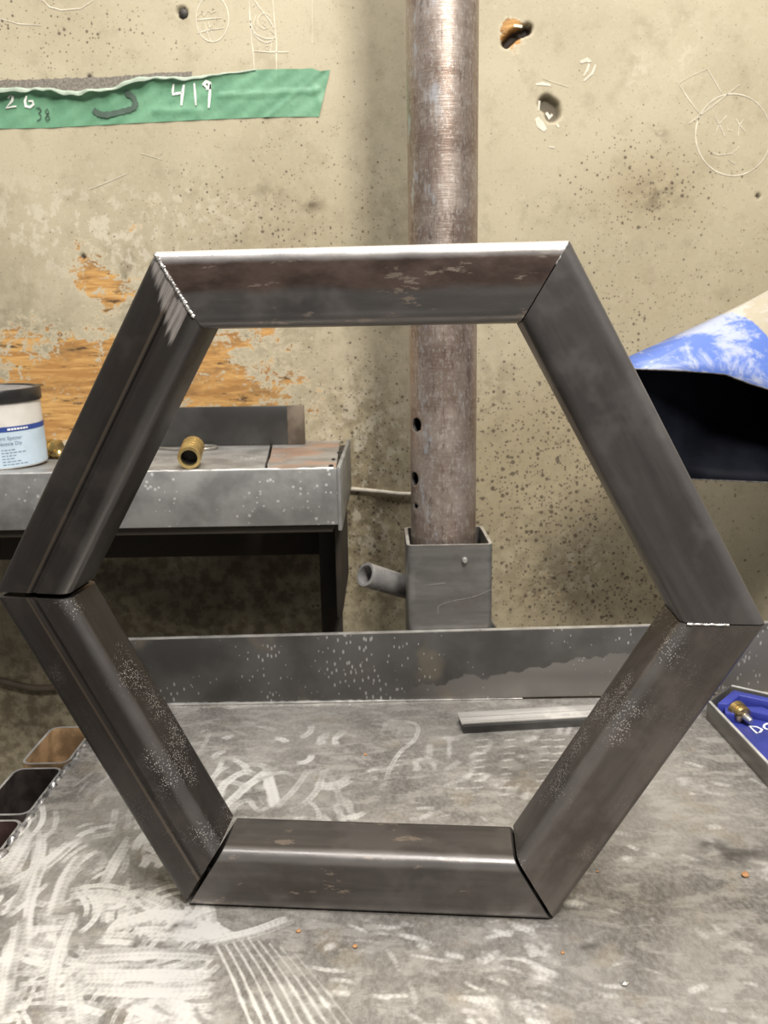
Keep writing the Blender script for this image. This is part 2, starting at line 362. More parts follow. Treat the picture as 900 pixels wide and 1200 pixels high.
M = dict(
    wall=make_wall_mat(), table=make_table_mat(), flange=make_flange_mat(), pole=make_pole_mat(), hood=make_hood_mat(),
    shelf=make_shelf_mat('shelf_plate_steel', (.30, .295, .285)), shelf_lip=make_shelf_mat('shelf_lip_steel', (.27, .268, .262)), shelf_rust=make_shelf_mat('shelf_rusty_plate', (.31, .29, .27), .7),
    lip_edge=mat_plain('bare_cut_edge', (.72, .71, .69), .35, .4),
    dark=mat_plain('sooty_steel', (.045, .038, .032), .6, .3), shade_board=mat_plain('painted_shade_board', (.038, .030, .021), .75, 0.0),  # boards under the shelf are near black, its shade put in their colour
    box=mat_scale_steel('socket_steel', (.20, .195, .185), (.11,.09,.07), .4, .4, .55, .7),
    rim=mat_plain('bright_sawn_steel', (.70, .68, .65), .32, .7),
    rust_in=mat_plain('rusty_inside', (.42, .27, .14), .75, 0.0, .45, 30), dark_in=mat_plain('dark_pitted_steel', (.075, .06, .055), .55, .3, .3, 60),
    maroon=mat_plain('maroon_scale_steel', (.10, .06, .055), .5, .3, .3),
    weld=mat_plain('fresh_weld_metal', (.78, .76, .73), .28, .75, .2, 300), slag=mat_plain('weld_slag', (.42, .41, .41), .35, .7, .5, 120),
    green=None, chalk=mat_plain('white_scratch', (.72, .67, .55), .8), pen_white=mat_plain('white_paint_pen', (.85, .86, .80), .6),
    pen_dark=mat_plain('dark_marker', (.075, .12, .09), .6), grey_tape=mat_plain('dirty_tape_residue', (.21, .185, .155), .85, 0, .3, 350),
    curl=mat_plain('tape_underside', (.42, .50, .40), .6),
    white_can=mat_plain('white_tin', (.74, .71, .66), .4, 0, .05), pale_label=mat_plain('pale_blue_label', (.56, .68, .79), .45, 0, .05),
    blue_band=mat_plain('navy_label_band', (.035, .075, .30), .4), black_plastic=mat_plain('black_plastic_lid', (.022, .021, .021), .35, 0, .2), lid_top=mat_plain('dusty_lid_top', (.21, .20, .20), .4, 0, .15),
    label_ink=mat_plain('grey_label_ink', (.16, .22, .30), .6), white_ink=mat_plain('white_label_ink', (.82, .84, .86), .6),
    brass=mat_plain('brass', (.62, .46, .20), .30, .9, .15), bore=mat_plain('dark_bore', (.012, .010, .009), .6),
    wire=mat_plain('galvanised_wire', (.52, .50, .46), .35, .8), cable=mat_plain('cream_cable', (.66, .60, .49), .5), hose=mat_plain('brown_hose', (.12, .095, .07), .55),
    hood_in=mat_plain('black_hood_interior', (.006, .007, .011), .5, 0, .35, 14), hood_edge=mat_plain('raw_sheet_edge', (.33, .31, .28), .5, .5, .4, 200),
    bar=mat_plain('blued_flat_bar', (.075, .073, .070), .42, .5, .3, 10), bar_rust=mat_plain('rusty_bar_end', (.15, .12, .09), .6, .3, .3, 30),
    ruler=mat_scale_steel('ruler_steel', (.56, .54, .51), (.45,.43,.40), .5, .4, .3), tick=mat_plain('engraved_tick', (.13, .12, .11), .6),
    tray=mat_scale_steel('tray_steel', (.19, .18, .165), (.28,.22,.16), .4, .35, .6), blue_plastic=mat_plain('blue_plastic', (.042, .055, .30), .35, 0, .15, 20),
    steel_pin=mat_plain('polished_pin', (.80, .80, .79), .2, .8), dowel=mat_plain('stub_pipe_steel', (.36, .35, .34), .3, .45),
    floor=mat_plain('concrete', (.17, .155, .13), .85, 0, .3, 9), crumb=mat_plain('rust_crumb', (.46, .24, .11), .8),
)
def make_tape_mat():
    k = NT('green_masking_tape'); n = k.noise(24, 5); f = k.noise(140, 4)
    c = k.mix(k.step(n, .35, .65), (.115, .285, .165), (.165, .36, .215))
    c = k.mix(k.math('MULTIPLY', k.step(f, .56, .7), .25), c, (.06, .17, .10))
    return k.set(c, 0, .5, k.math('ADD', n, f), .4, .001)
M['green'] = make_tape_mat()

M['hood_in'].node_tree.nodes['Principled BSDF'].inputs['Specular IOR Level'].default_value = .08  # hood inside kept near black and matte
# ------------------------------------------------------------------ the setting
gx = np.arange(-.80, .90, .0028); gz = np.arange(-.42, 1.0, .0028)
GX, GZ = np.meshgrid(gx, gz); GY = np.full(GX.shape, WALL_Y)
wood = np.zeros_like(GX); dirt_and_shade = np.zeros_like(GX); dots = np.zeros_like(GX); scuff = np.zeros_like(GX); hole = np.zeros_like(GX)
def blob(A, u, v, ru, rv, val):
    c = on_wall(u, v); sx, sz = ru*.00136, rv*.00136
    d = ((GX-c[0])/sx)**2+((GZ-c[2])/sz)**2
    np.maximum(A, val*np.exp(-d), out=A)
for a in ((110,430,150,48,.82), (40,470,120,45,.85), (250,455,130,50,.70), (105,320,32,32,.72), (135,345,40,40,.6), (330,440,70,60,.42), (20,400,80,25,.62), (200,420,120,45,.75), (90,500,140,40,.85), (250,490,120,30,.6), (290,400,60,40,.5), (370,470,40,40,.45),
          (155,265,18,10,.45), (180,236,14,6,.45), (30,370,30,10,.40), (640,690,30,60,.28), (675,650,26,40,.34), (600,38,14,17,1.1)): blob(wood, *a)
for a in ((100,270,130,50,.8), (40,260,80,40,.7), (200,250,90,40,.6), (430,520,60,70,.8), (430,600,40,70,.9), (690,100,18,14,.0), (800,50,20,40,.5), (750,90,14,24,.55), (680,660,30,50,.6), (150,300,60,30,.7)): blob(scuff, *a)
for a in ((420,600,70,130,.75), (440,680,80,80,.8), (430,480,60,70,.5), (20,400,60,60,.45), (160,340,30,40,.8), (40,840,140,140,.9), (620,680,160,90,.45), (770,230,24,18,.8), (772,157,12,10,.6), (365,240,14,8,.9), (315,228,20,14,.6), (740,520,120,120,.25), (575,470,22,60,.45), (300,370,120,120,.3), (250,700,250,80,1.0), (300,660,160,60,1.0), (150,680,160,60,1.0), (460,330,40,200,.3)): blob(dirt_and_shade, *a)  # grime, plus shade painted under the shelf and along the post's cast shadow
for a in ((640,560,170,150,1.0), (760,220,90,60,.8), (730,360,160,110,.45), (420,600,90,200,.8), (330,260,160,100,.5), (60,40,160,60,.45), (700,690,200,80,.9)): blob(dots, *a)
dots = np.clip(dots+.12, 0, 1.1)
def crater(pts, w, depth, hv=1.0):
    A = np.zeros_like(GX); P = [on_wall(u, v) for u, v in pts]
    paint(A, gx, gz, [(p[0], p[2]) for p in P], w, 1.0, .35)
    np.add(GY, A*depth, out=GY); np.maximum(hole, A*hv, out=hole)
crater([(594,49),(603,40),(618,34)], .017, .016)
crater([(640,121),(647,126),(648,133)], .026, .012, .75)
crater([(213,14),(214,15)], .016, .007, .6)
for u, v in ((97,300),(104,90),(888,229)): crater([(u,v),(u+1,v+1)], .007, .004)
wall = struct(grid_mesh('wall_back', GX, GY, GZ, M['wall'], None, dict(wood=wood, dirt_and_shade=dirt_and_shade, dots=dots, scuff=scuff, hole=np.clip(hole, 0, 1)), flip=False))
for nm, lo, hi in (('lower_wall_panel', (-1.8,WALL_Y,-.85), (1.8,WALL_Y+.02,-.42)),('upper_wall_panel', (-1.8,WALL_Y,1.0), (1.8,WALL_Y+.02,1.9)),
                   ('side_wall_panel', (-1.8,WALL_Y,-.42), (-.80,WALL_Y+.02,1.0)),('side_wall_panel', (.8985,WALL_Y,-.42), (1.8,WALL_Y+.02,1.0))):
    box(nm, lo, hi, M['wall'], wall, 0)
struct(box('floor', (-1.8,-1.8,-.87), (1.8,WALL_Y,-.85), M['floor'], None, 0))

def W(*uv): return [on_wall(u, v, .0002) for u, v in uv]
def arc(cx, cy, rx, ry, a0, a1, n=22): return [(cx+rx*math.cos(math.radians(a)), cy+ry*math.sin(math.radians(a))) for a in np.linspace(a0, a1, n)]
LW = .0014
# scratched drawings on the wall
st = [(W(*arc(249,22,19,27,-120,240,34)), LW*.8)]
st += [(W((230,24),(243,22),(259,21)), LW), (W((231,39),(246,35),(262,33)), LW), (W((240,27),(243,38),(247,48)), LW*.8), (W((244,26),(248,38),(252,48)), LW*.8),
       (W((232,31),(234,36),(237,30),(236,37)), LW*.6), (W((231,20),(236,15),(239,19),(244,12),(247,16),(253,13)), LW*.6), (W((249,30),(246,33),(250,35)), LW*.6)]
ribbons('scratch_drawing', st, M['chalk'], wall)['label'] = 'scratched oval with lettering inside'
st = [(W((292,0),(293,22),(295,50),(297,62),(298,82)), LW), (W((320,0),(322,30),(324,50),(324,82)), LW), (W((297,60),(320,61),(338,61)), LW),
      (W(*spline([(298,0),(305,10),(316,24),(321,33)], 5)), LW), (W(*spline([(293,24),(298,38),(310,45),(323,45)], 5)), LW), (W(*spline([(293,30),(300,43),(311,50),(321,47)], 5)), LW),
      (W(*arc(310,25,8,9,60,330,14)), LW*.6), (W((308,22),(311,25),(308,28),(312,32)), LW*.6), (W((302,50),(305,60)), LW*.7), (W((319,46),(317,60)), LW*.7), (W((297,8),(300,5),(299,12)), LW*.6), (W((311,54),(316,54),(312,59),(317,59)), LW*.6), (W((300,18),(297,28),(301,36)), LW*.7), (W((317,36),(322,41)), LW*.7)]
ribbons('scratch_drawing', st, M['chalk'], wall)['label'] = 'scratched pillar shape with curves'
st = [(W(*arc(859,158,44,48,-160,-60,16)), LW), (W(*arc(859,158,44,48,-60,60,16)), LW*.8), (W(*arc(859,158,44,48,60,205,20)), LW),
      (W((807,145),(830,128),(867,99)), LW), (W((795,98),(806,115),(819,133)), LW*.8), (W((795,98),(812,88),(829,81)), LW*.5), (W((829,81),(838,96),(846,110)), LW*.8),
      (W((837,136),(843,146),(850,161)), LW*.8), (W((852,135),(843,145),(837,159)), LW*.7), (W((862,139),(867,147),(873,154)), LW*.8), (W((871,140),(866,148),(865,159)), LW*.7),
      (W((834,179),(842,182),(858,180),(866,172)), LW*.8), (W((860,180),(863,187)), LW*.6), (W((853,187),(860,192),(863,190)), LW*.6), (W((851,147),(853,152),(858,154)), LW*.5)]
ribbons('scratch_drawing', st, M['chalk'], wall)['label'] = 'scratched smiling face with crossed eyes and top hat'
st = [(W((628,99),(636,98),(645,100)), .004), (W((636,92),(650,97),(665,102)), LW*.6), (W((680,73),(688,70),(692,73)), .007), (W((691,73),(688,82),(684,89)), .003), (W((698,76),(694,86),(684,95)), .003),
      (W((643,172),(650,173)), .004), (W((629,138),(633,146),(639,153)), .010), (W((652,145),(655,149)), .004), (W((632,118),(631,130)), .005), (W((0,22),(22,28),(48,30)), LW*.7), (W((50,0),(58,8),(72,12),(95,10),(110,0)), LW*.8),
      (W((105,222),(125,214),(150,203)), LW*.7), (W((165,180),(190,187)), LW*.6), (W((366,0),(366,50)), LW*.5), (W((640,132),(644,138),(647,134)), .006), (W((602,30),(612,31)), .006)]
ribbons('paint_chip', st, M['chalk'], wall)['label'] = 'white chips and scrapes in the paint'
# grey blisters on the wall and a broken bolt
lathe('bolt_head', [(0,.004),(.004,.004),(.0065,.002),(.0065,-.004)], M['dark'], wall, 12, Matrix.Translation(on_wall(215,16,-.001))@Matrix.Rotation(math.pi/2, 4, 'X'))

# ------------------------------------------------------------------ green tape
top = [(-25,107),(0,108),(22,106),(47,106),(70,108),(92,110),(115,108),(132,106),(147,100),(165,94),(182,92),(200,93),(217,93),(240,90),(255,89),(262,87),(275,86),(300,82),(330,81),(352,81),(365,80),(376,84),(387,82)]
bot = [(-25,152),(0,151),(60,150),(150,145),(230,141),(300,138),(345,137),(374,137)]
tape = empty('masking_tape', on_wall(180,110), 'crumpled green masking tape strip with handwritten numbers stuck on the wall', 'tape')
def tl(p): return (p[0]-tape.location[0], p[1]-tape.location[1], p[2]-tape.location[2])
NS, NTT = 150, 18
tx = np.array(top, float); bx = np.array(bot, float)
su = np.linspace(0, 1, NS); X = np.zeros((NTT, NS)); Yg = np.zeros_like(X); Zg = np.zeros_like(X)
for i, s in enumerate(su):
    ut = -25+(387+25)*s; vt = np.interp(ut, tx[:,0], tx[:,1]); ub = -25+(374+25)*s; vb = np.interp(ub, bx[:,0], bx[:,1])
    for j in range(NTT):
        t = j/(NTT-1); u = ut+(ub-ut)*t; v = vt+(vb-vt)*t
        off = .0009
        cv = 108-.08*(u-300) if u > 255 else None
        off += .0022*math.exp(-((v-(112-(u-270)*.05))/2.2)**2)*(1 if 255 < u < 375 else 0)
        off += .0016*math.exp(-((v-(131-(u-180)*.02))/4)**2)*(1 if 180 < u < 235 else 0)
        off += .0016*math.exp(-(((u-372)-(v-110)*.25)/3)**2)*(1 if v > 100 else 0)
        off += .0018*math.exp(-(((u-370)+(v-90)*1.2)/4)**2)
        if u < 300: off += (.008*max(0, 1-t*5)**1.6)*(1-max(0, (u-150)/150))*(1+.35*math.sin(u*.13)+.2*math.sin(u*.31))
        off += .0004*math.sin(u*.21+v*.3)
        p = tl(on_wall(u, v, off)); X[j,i], Yg[j,i], Zg[j,i] = p
grid_mesh('tape_strip', X, Yg, Zg, M['green'], tape, flip=True)
# curled upper edge, its pale underside turned outwards
E_ = []
for u in np.linspace(-25, 300, 110):
    v = np.interp(u, tx[:,0], tx[:,1]); a = 1-max(0, (u-150)/150); E_.append((u, v, .0012+.0085*a*(1+.35*math.sin(u*.13)+.2*math.sin(u*.31))))
XX = np.zeros((4, len(E_))); YY = np.zeros_like(XX); ZZ = np.zeros_like(XX)
for i, (u, v, off) in enumerate(E_):
    wv = (3.2+1.2*math.sin(u*.09)+.8*math.sin(u*.27))*(1-max(0,(u-170)/160))
    for j, (dv, o2) in enumerate(((0,0),(-.8,.0008),(.25*wv,.0016),(wv,.0012))):
        XX[j,i], YY[j,i], ZZ[j,i] = tl(on_wall(u, v+dv, off+o2))
grid_mesh('tape_curl', XX, YY, ZZ, M['curl'], tape, flip=True)
gt = [(-25,95),(40,93),(90,91),(135,90),(180,86),(225,84)]
gb = [(-25,110),(40,109),(90,111),(135,107),(180,95),(225,91)]
v_, f_ = [], []
for u in np.linspace(-25, 225, 90):
    va = np.interp(u, *np.array(gt, float).T)+random.uniform(-.8,.8); vb = np.interp(u, *np.array(gb, float).T)
    v_ += [tl(on_wall(u, va, .0005)), tl(on_wall(u, vb, .0006))]
for i in range(89): f_.append((2*i, 2*i+1, 2*i+3, 2*i+2))
mesh_obj('tape_residue', v_, f_, M['grey_tape'], tape)['label'] = 'dirty grey residue band above the tape'
def T(*uv): return [tl(on_wall(u, v, .0021)) for u, v in uv]
PW = .0042
ribbons('white_number', [(T((10,116),(13,112.5),(16,114),(15,119),(8,127),(20,125)), PW*.8), (T((32,113),(30,119),(31,125),(36,126),(40,123),(39,119),(34,119)), PW*.8)], M['pen_white'], tape)['label'] = 'white handwritten 26'
ribbons('white_number', [(T((204,99),(203,107),(203,111),(209,110),(214,109)), PW*.8), (T((216,100),(214,112),(213,124)), PW), (T((228,98),(229,110),(230,124)), PW*.8),
    (T((243,103),(239,99),(242,96),(246,98),(246,104),(242,105)), PW), (T((247,99),(246,114),(245,127)), PW)], M['pen_white'], tape)['label'] = 'white handwritten 419'
ribbons('dark_number', [(T((43,127),(47,127),(49,130),(46,133),(49,136),(48,140),(44,142)), PW*.36), (T((56,128),(53.5,131),(57,135),(59,139),(56,142),(54,139),(58,132),(56,128)), PW*.36)], M['pen_dark'], tape)['label'] = 'dark handwritten 38'
ribbons('marker_hook', [(T(*spline([(110,129),(115,133),(125,135),(140,132),(155,128),(159,122),(156,114),(147,109)], 6)), .008)], M['pen_dark'], tape)['label'] = 'dark marker hook stroke'

# ------------------------------------------------------------------ welding table
table = empty('welding_table', (0,.62,-.85), 'steel welding table top with bright grinding marks and a raised back flange', 'table')
def tb(p): return (p[0], p[1]-.62, p[2]+.85)
hx = np.arange(-.343, .505, .00115); hy = np.arange(.40, .929, .00115)
A = np.zeros((len(hy), len(hx))); S = np.zeros_like(A)
def tz(*uv): return [tuple(at_z(u, v)[:2]) for u, v in uv]
def stroke(uv, wpx, val=1.0, soft=.5, bite=.0042):
    uv = spline(uv, 5) if len(uv) > 2 else uv
    P = tz(*uv); c = P[len(P)//2]; paint(A, hx, hy, P, wpx*c[1]/930*1.05, val, soft, bite*random.uniform(.8, 1.3))
def rand_strokes(n, u0, u1, v0, v1, L, wpx, val, ang=None, spread=.8, curve=.5, soft=.55, sib=1):
    for _ in range(n):
        u, v = random.uniform(u0, u1), random.uniform(v0, v1); a = (random.uniform(0, math.pi) if ang is None else random.gauss(ang, spread))
        l = L*random.uniform(.5, 1.4); k = random.uniform(-curve, curve)
        for q in range(random.randint(1, sib)):
            ou, ov = -math.sin(a)*wpx*1.15*q+random.uniform(-4,4), .62*math.cos(a)*wpx*1.15*q+random.uniform(-3,3); pts = []
            for t in (-.5, -.17, .17, .5): pts.append((u+ou+l*t*math.cos(a+k*t), v+ov+.62*l*t*math.sin(a+k*t)))
            stroke(pts, wpx*random.uniform(.6, 1.3), val*random.uniform(.4, 1.0), soft)
rand_strokes(62, -30, 240, 955, 1215, 62, 13, .95, -1.05, .45, .8, .5, 4)
rand_strokes(22, 90, 240, 1000, 1090, 50, 10, .9, -.5, .5, .8, .5, 3)
rand_strokes(26, 20, 220, 870, 1000, 60, 8, .6, -1.0, .25, .4, .6, 3)
rand_strokes(40, 200, 480, 850, 965, 38, 14, .7, -.5, .9, 1.0, .6, 2)
rand_strokes(40, 480, 680, 845, 965, 34, 14, .6, -.9, .7, .8, .8, 2)
for cx in (565, 598, 640, 655):      # short stacked grinder bites
    for k in range(9): stroke([(cx-9-k*.9, 868+k*8), (cx+9-k*.9, 866+k*8)], 7, .7, 1.0)
for k in range(12): stroke([(475-k*2.2,862+k*5),(489-k*2.2,860+k*5)], 5, .55, 1.0)
rand_strokes(60, 30, 240, 1080, 1215, 60, 13, .9, .05, .35, .5, .5, 3)
rand_strokes(60, 360, 640, 1075, 1215, 42, 15, .7, .3, .5, .5, .8, 2)
rand_strokes(24, 250, 380, 1150, 1215, 40, 16, .35, .9, .2, .3, .8, 2)
rand_strokes(85, 560, 910, 880, 1215, 30, 16, .62, .35, .4, .5, .8, 2)
rand_strokes(40, 180, 880, 826, 850, 50, 8, .3, 0, .2, .3, .8, 1)
# named marks seen on the plate
for a, w, vv in (([(252,945),(262,920),(285,905),(300,908)], 17, .75), ([(258,950),(285,925),(312,903)], 17, .85), ([(312,903),(318,925),(324,948)], 20, .95), ([(325,945),(345,925),(362,900)], 14, .5), ([(335,950),(352,945),(372,925),(380,900)], 15, .5),
        ([(240,925),(255,905),(270,897)], 13, .6), ([(272,940),(290,918)], 15, .6), ([(455,845),(480,846),(490,853),(485,868),(470,880),(458,898),(452,915)], 9, .55), ([(225,862),(245,856),(238,875),(228,885)], 9, .4), ([(380,900),(395,925),(400,950)], 15, .4), ([(300,915),(330,905),(350,912)], 12, .5)):
    stroke(a, w*.9, vv, .5)
for k in range(9): stroke([(238+k*13,1082+k*4),(266+k*14,1132+k*3),(296+k*15,1205)], 8, .5-.03*k, .9, 0.0)
for a in ([(100,1125),(180,1120),(255,1123)], [(90,1160),(170,1163),(250,1160)], [(105,1142),(180,1140),(250,1142)], [(200,1180),(215,1190),(230,1200)], [(10,1040),(60,1010),(90,985)], [(20,1060),(45,1010),(50,975)], [(75,1052),(115,1046),(150,1052)], [(60,1075),(75,1030),(95,1000)], [(0,1030),(20,1000),(35,975)], [(30,1110),(35,1060),(50,1010)], [(120,1035),(140,1000),(150,985)],
          [(5,1190),(15,1120),(25,1075)], [(60,1180),(70,1120),(90,1070)], [(95,1200),(90,1150)], [(0,1150),(12,1100)], [(130,1085),(180,1070),(215,1075)], [(240,1105),(300,1090),(340,1075)], [(165,1045),(200,1060)]):
    stroke(a, random.uniform(14, 20), random.uniform(.6, .9), .5); 
    for _ in range(2):
        du, dv = random.uniform(-12, 12), random.uniform(-9, 9); stroke([(u+du, v+dv) for u, v in a], random.uniform(7, 13), random.uniform(.4, .8), .5)
for u, v, w in ((862,994,44),(845,1008,36),(875,1002,30),(835,990,14),(706,945,10),(870,1000,16),(430,1060,9),(215,1085,14),(415,875,9),(400,868,8),(690,1110,10)):
    paint(S, hx, hy, tz((u-w*.6, v), (u+w*.6, v-2)), w*.0009, .8, 1.0)
S *= .9
HX, HY = np.meshgrid(hx, hy); HZ = np.zeros_like(HX)-.0006*A*0
grid_mesh('tabletop', HX, HY-.62, HZ+.85, M['table'], table, dict(grind=A, stain=S))
box('plate_body', tb((-.343,.12,-.012)), tb((.95,.936,-.0004)), M['dark_in'], table, 0)
box('front_plate', tb((-.343,.12,-.0004)), tb((.95,.40,0)), M['table'], table, 0); box('side_plate', tb((.5035,.40,-.0004)), tb((.95,.929,0)), M['table'], table, 0)
fl = box('back_flange', (-.59,-.0035,-.0), (.69,.0035,.0905), M['flange'], table, .0018); fl.location = tb((.26,.9335,.0)); fl.rotation_euler = (0,-math.radians(.55),0)
fl.location = tb((.26,.9335,.002))
tube('fillet_weld', [tb((x, .9292, .0012)) for x in np.linspace(-.31, .17, 90)], .0018, M['rim'], table, 6, [random.uniform(.0010,.0024)*max(.25, 1-max(0, i-45)/45) for i in range(90)])
box('flange_edge', (-.589,-.0030,.0902), (.689,.0030,.0912), M['rim'], fl, 0)
for x in (-.30, .90):
    for y in (.16, .90): box('leg', tb((x-.02,y-.02,-.85)), tb((x+.02,y+.02,-.012)), M['maroon'], table, .003)
# knobbly weld along the left edge of the plate
pts, rad = [], []
for y in np.arange(.50, .86, .004): pts.append(tb((-.344+random.uniform(-.0012,.0012), y, -.003+random.uniform(-.001,.002)))); rad.append(random.uniform(.0025, .0055))
tube('weld_bead', pts, .004, M['slag'], table, 8, rad)
# rectangular tube sockets welded along the left edge
for y0, y1, inner in ((.7955,.8835,'rust_in'),(.6975,.7875,'dark_in'),(.600,.690,'maroon'),(.503,.592,'maroon')):
    cy = (y0+y1)/2; hyy = (y1-y0)/2
    o = hollow('tool_socket', round_rect(.0265, hyy, .011), round_rect(.0237, hyy-.0028, .0085), -.16, 0, M[inner], table, Matrix.Translation(tb((-.3765, cy, -.004))))
    a, b = round_rect(.0265, hyy, .011), round_rect(.0237, hyy-.0028, .0085); n = len(a)
    mesh_obj('sawn_rim', [(x,y,.0002) for x,y in a]+[(x,y,.0002) for x,y in b], [(i,(i+1)%n,n+(i+1)%n,n+i) for i in range(n)], M['rim'], o)
    box('socket_base', (-.024,-hyy+.003,-.16), (.024,hyy-.003,-.157), M[inner], o, 0)

# ------------------------------------------------------------------ hexagon frame
YAW = math.radians(-4.85); HEXC = (-.01786, .545, 0.0)
hexa = empty('hexagon_frame', HEXC, 'dark steel hexagon of six mitred square tubes standing on the table', 'metal frame', rz=YAW)
OUT = [(-.1345,.5005),(.1412,.5000),(.2832,.2410),(.1430,0.0),(-.1470,0.0),(-.2765,.2590)]
WD, RC = .0508, .0072
cen = np.array([0, .25])
def inner_corner(i):
    P = np.array(OUT[i]); a = np.array(OUT[i-1])-P; b = np.array(OUT[(i+1) % 6])-P
    a /= np.linalg.norm(a); b /= np.linalg.norm(b); m = a+b; m /= np.linalg.norm(m)
    s = math.sqrt((1-a@b)/2); return P+m*WD/s
INN = [inner_corner(i) for i in range(6)]
GAP = [.0003, .0008, .0009, .0030, .0040, .0042]     # open joint at each corner
SEG = {}
segs = [ # from corner, to corner, material args; base carries the left side's shade and right side's sheen
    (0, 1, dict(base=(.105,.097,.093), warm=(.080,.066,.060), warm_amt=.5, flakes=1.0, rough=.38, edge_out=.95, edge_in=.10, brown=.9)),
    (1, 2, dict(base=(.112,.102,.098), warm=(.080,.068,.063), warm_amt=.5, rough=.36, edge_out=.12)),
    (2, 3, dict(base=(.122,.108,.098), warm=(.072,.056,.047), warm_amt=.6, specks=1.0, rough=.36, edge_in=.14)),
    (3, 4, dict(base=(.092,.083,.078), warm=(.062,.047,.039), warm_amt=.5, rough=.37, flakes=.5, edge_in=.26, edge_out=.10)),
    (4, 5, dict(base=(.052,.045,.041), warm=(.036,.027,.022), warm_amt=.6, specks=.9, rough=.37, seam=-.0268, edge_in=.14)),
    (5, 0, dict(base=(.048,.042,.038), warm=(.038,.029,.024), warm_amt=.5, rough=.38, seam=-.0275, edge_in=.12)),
]
for i0, i1, kw in segs:
    Pa, Pb = np.array(OUT[i0]), np.array(OUT[i1]); d = Pb-Pa; L = np.linalg.norm(d); d /= L
    nrm = np.array([-d[1], d[0]])                    # outward (corners run clockwise seen from the front)
    ia, ib = (INN[i0]-Pa)@d, (INN[i1]-Pa)@d          # along-offset of the mitres at the inner face
    # profile (depth y, outward z <= 0), rounded square, optional longitudinal seam groove in the front face
    prof = [(WD/2+x, -WD/2+z) for x, z in round_rect(WD/2, WD/2, RC, 6)]
    inn = [(WD/2+x, -WD/2+z) for x, z in round_rect(WD/2-.004, WD/2-.004, .0025, 6)]
    if kw.get('seam') is not None:
        s = kw['seam']; g = [(0, s+.0021), (.0016, s+.0013), (.0016, s-.0013), (0, s-.0021)]
        k = 14                                        # after corner two the ring runs down the front face (y = 0)
        prof = prof[:14]+g+prof[14:]
        inn = inn[:14]+[(.004, s+.0019),(.004, s+.0011),(.004, s-.0011),(.004, s-.0019)]+inn[14:]
    n = len(prof); v, f = [], []
    for end in (0, 1):
        for ring in (prof, inn):
            for (y, z) in ring:
                fr = -z/WD
                x = ia*fr+GAP[i0]*.58 if end == 0 else L+(ib-L)*fr-GAP[i1]*.58
                v.append((x, y, z))
    for i in range(n):
        j = (i+1) % n; a, b, c, e = i, j, 2*n+j, 2*n+i
        f += [(a,e,c,b), (n+i,n+j,3*n+j,3*n+i), (i,j,n+j,n+i), (2*n+j,2*n+i,3*n+i,3*n+j)]
    gr = None
    if (i0, i1) == (5, 0): gr = (L, (L-ib)/WD, .020)
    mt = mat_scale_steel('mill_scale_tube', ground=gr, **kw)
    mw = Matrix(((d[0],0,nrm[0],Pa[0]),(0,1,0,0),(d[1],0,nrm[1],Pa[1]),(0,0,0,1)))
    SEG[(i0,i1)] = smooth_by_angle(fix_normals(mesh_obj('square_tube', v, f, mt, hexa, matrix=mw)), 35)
def hex_pt(hx_, z, y): return (hx_, y, z)
def bead(name, p, q, r, mat, y=0.0, n=46, jit=.0006):
    pts, rad = [], []
    for t in np.linspace(0, 1, n):
        pts.append((p[0]+(q[0]-p[0])*t+random.uniform(-jit,jit), y+random.uniform(-.0004,.0002), p[1]+(q[1]-p[1])*t+random.uniform(-jit,jit))); rad.append(r*random.uniform(.7, 1.25))
    return tube(name, pts, r, mat, hexa, 8, rad)
P0, I0 = np.array(OUT[0]), INN[0]
bead('weld_bead', P0+(I0-P0)*.05, P0+(I0-P0)*.86, .0013, M['weld'], n=90, jit=.00035)['label'] = 'bright silver weld bead'
P2, I2 = np.array(OUT[2]), INN[2]
bead('weld_tack', P2+(I2-P2)*.45, P2+(I2-P2)*.94, .0007, M['weld'], n=24, jit=.0002)
P1, I1 = np.array(OUT[1]), INN[1]
bead('weld_tack', P1+(I1-P1)*.03, P1+(I1-P1)*.30, .0006, M['weld'], y=.0004, n=14, jit=.0002)

# ------------------------------------------------------------------ pipe post in its socket
sock = empty('post_socket', (.0795,.990,0), 'short open square steel socket holding the round post behind the flange', 'socket')
so = hollow('socket_tube', round_rect(.0525,.0525,.008), round_rect(.0485,.0485,.005), .0, .1985, M['box'], sock)
a, b = round_rect(.0525,.0525,.008), round_rect(.0485,.0485,.005); n = len(a)
mesh_obj('sawn_rim', [(x,y,.1988) for x,y in a]+[(x,y,.1988) for x,y in b], [(i,(i+1)%n,n+(i+1)%n,n+i) for i in range(n)], M['rim'], so)
box('mounting_plate', (-.06,-.0529,-.006), (.06,.08,0.0), M['box'], sock, .001)
ribbons('scratch_line', [(spline([(-.015,-.0525,.112),(-.013,-.0525,.122),(.005,-.0525,.128),(.030,-.0525,.133),(.052,-.0525,.142)], 6), .0007), ([(-.033,-.0525,.148),(-.006,-.0525,.151)], .0009)], M['dowel'], sock)
lathe('screw_stub', [(0,.006),(.0025,.006),(.0035,.003),(.0035,0)], M['rim'], sock, 14, Matrix.Translation((.018,-.0525,.180))@Matrix.Rotation(math.pi/2,4,'X'))
d = Vector((.064,.055,-.038)).normalized(); q = d.to_track_quat('Z','Y').to_matrix().to_4x4()
lathe('clamp_handle', [(.0122,0),(.0155,0),(.0160,.001),(.0160,.085),(.0122,.085)], M['dowel'], sock, 32, Matrix.Translation((-.0255-.0795,.985-.990,.1500))@q, True)
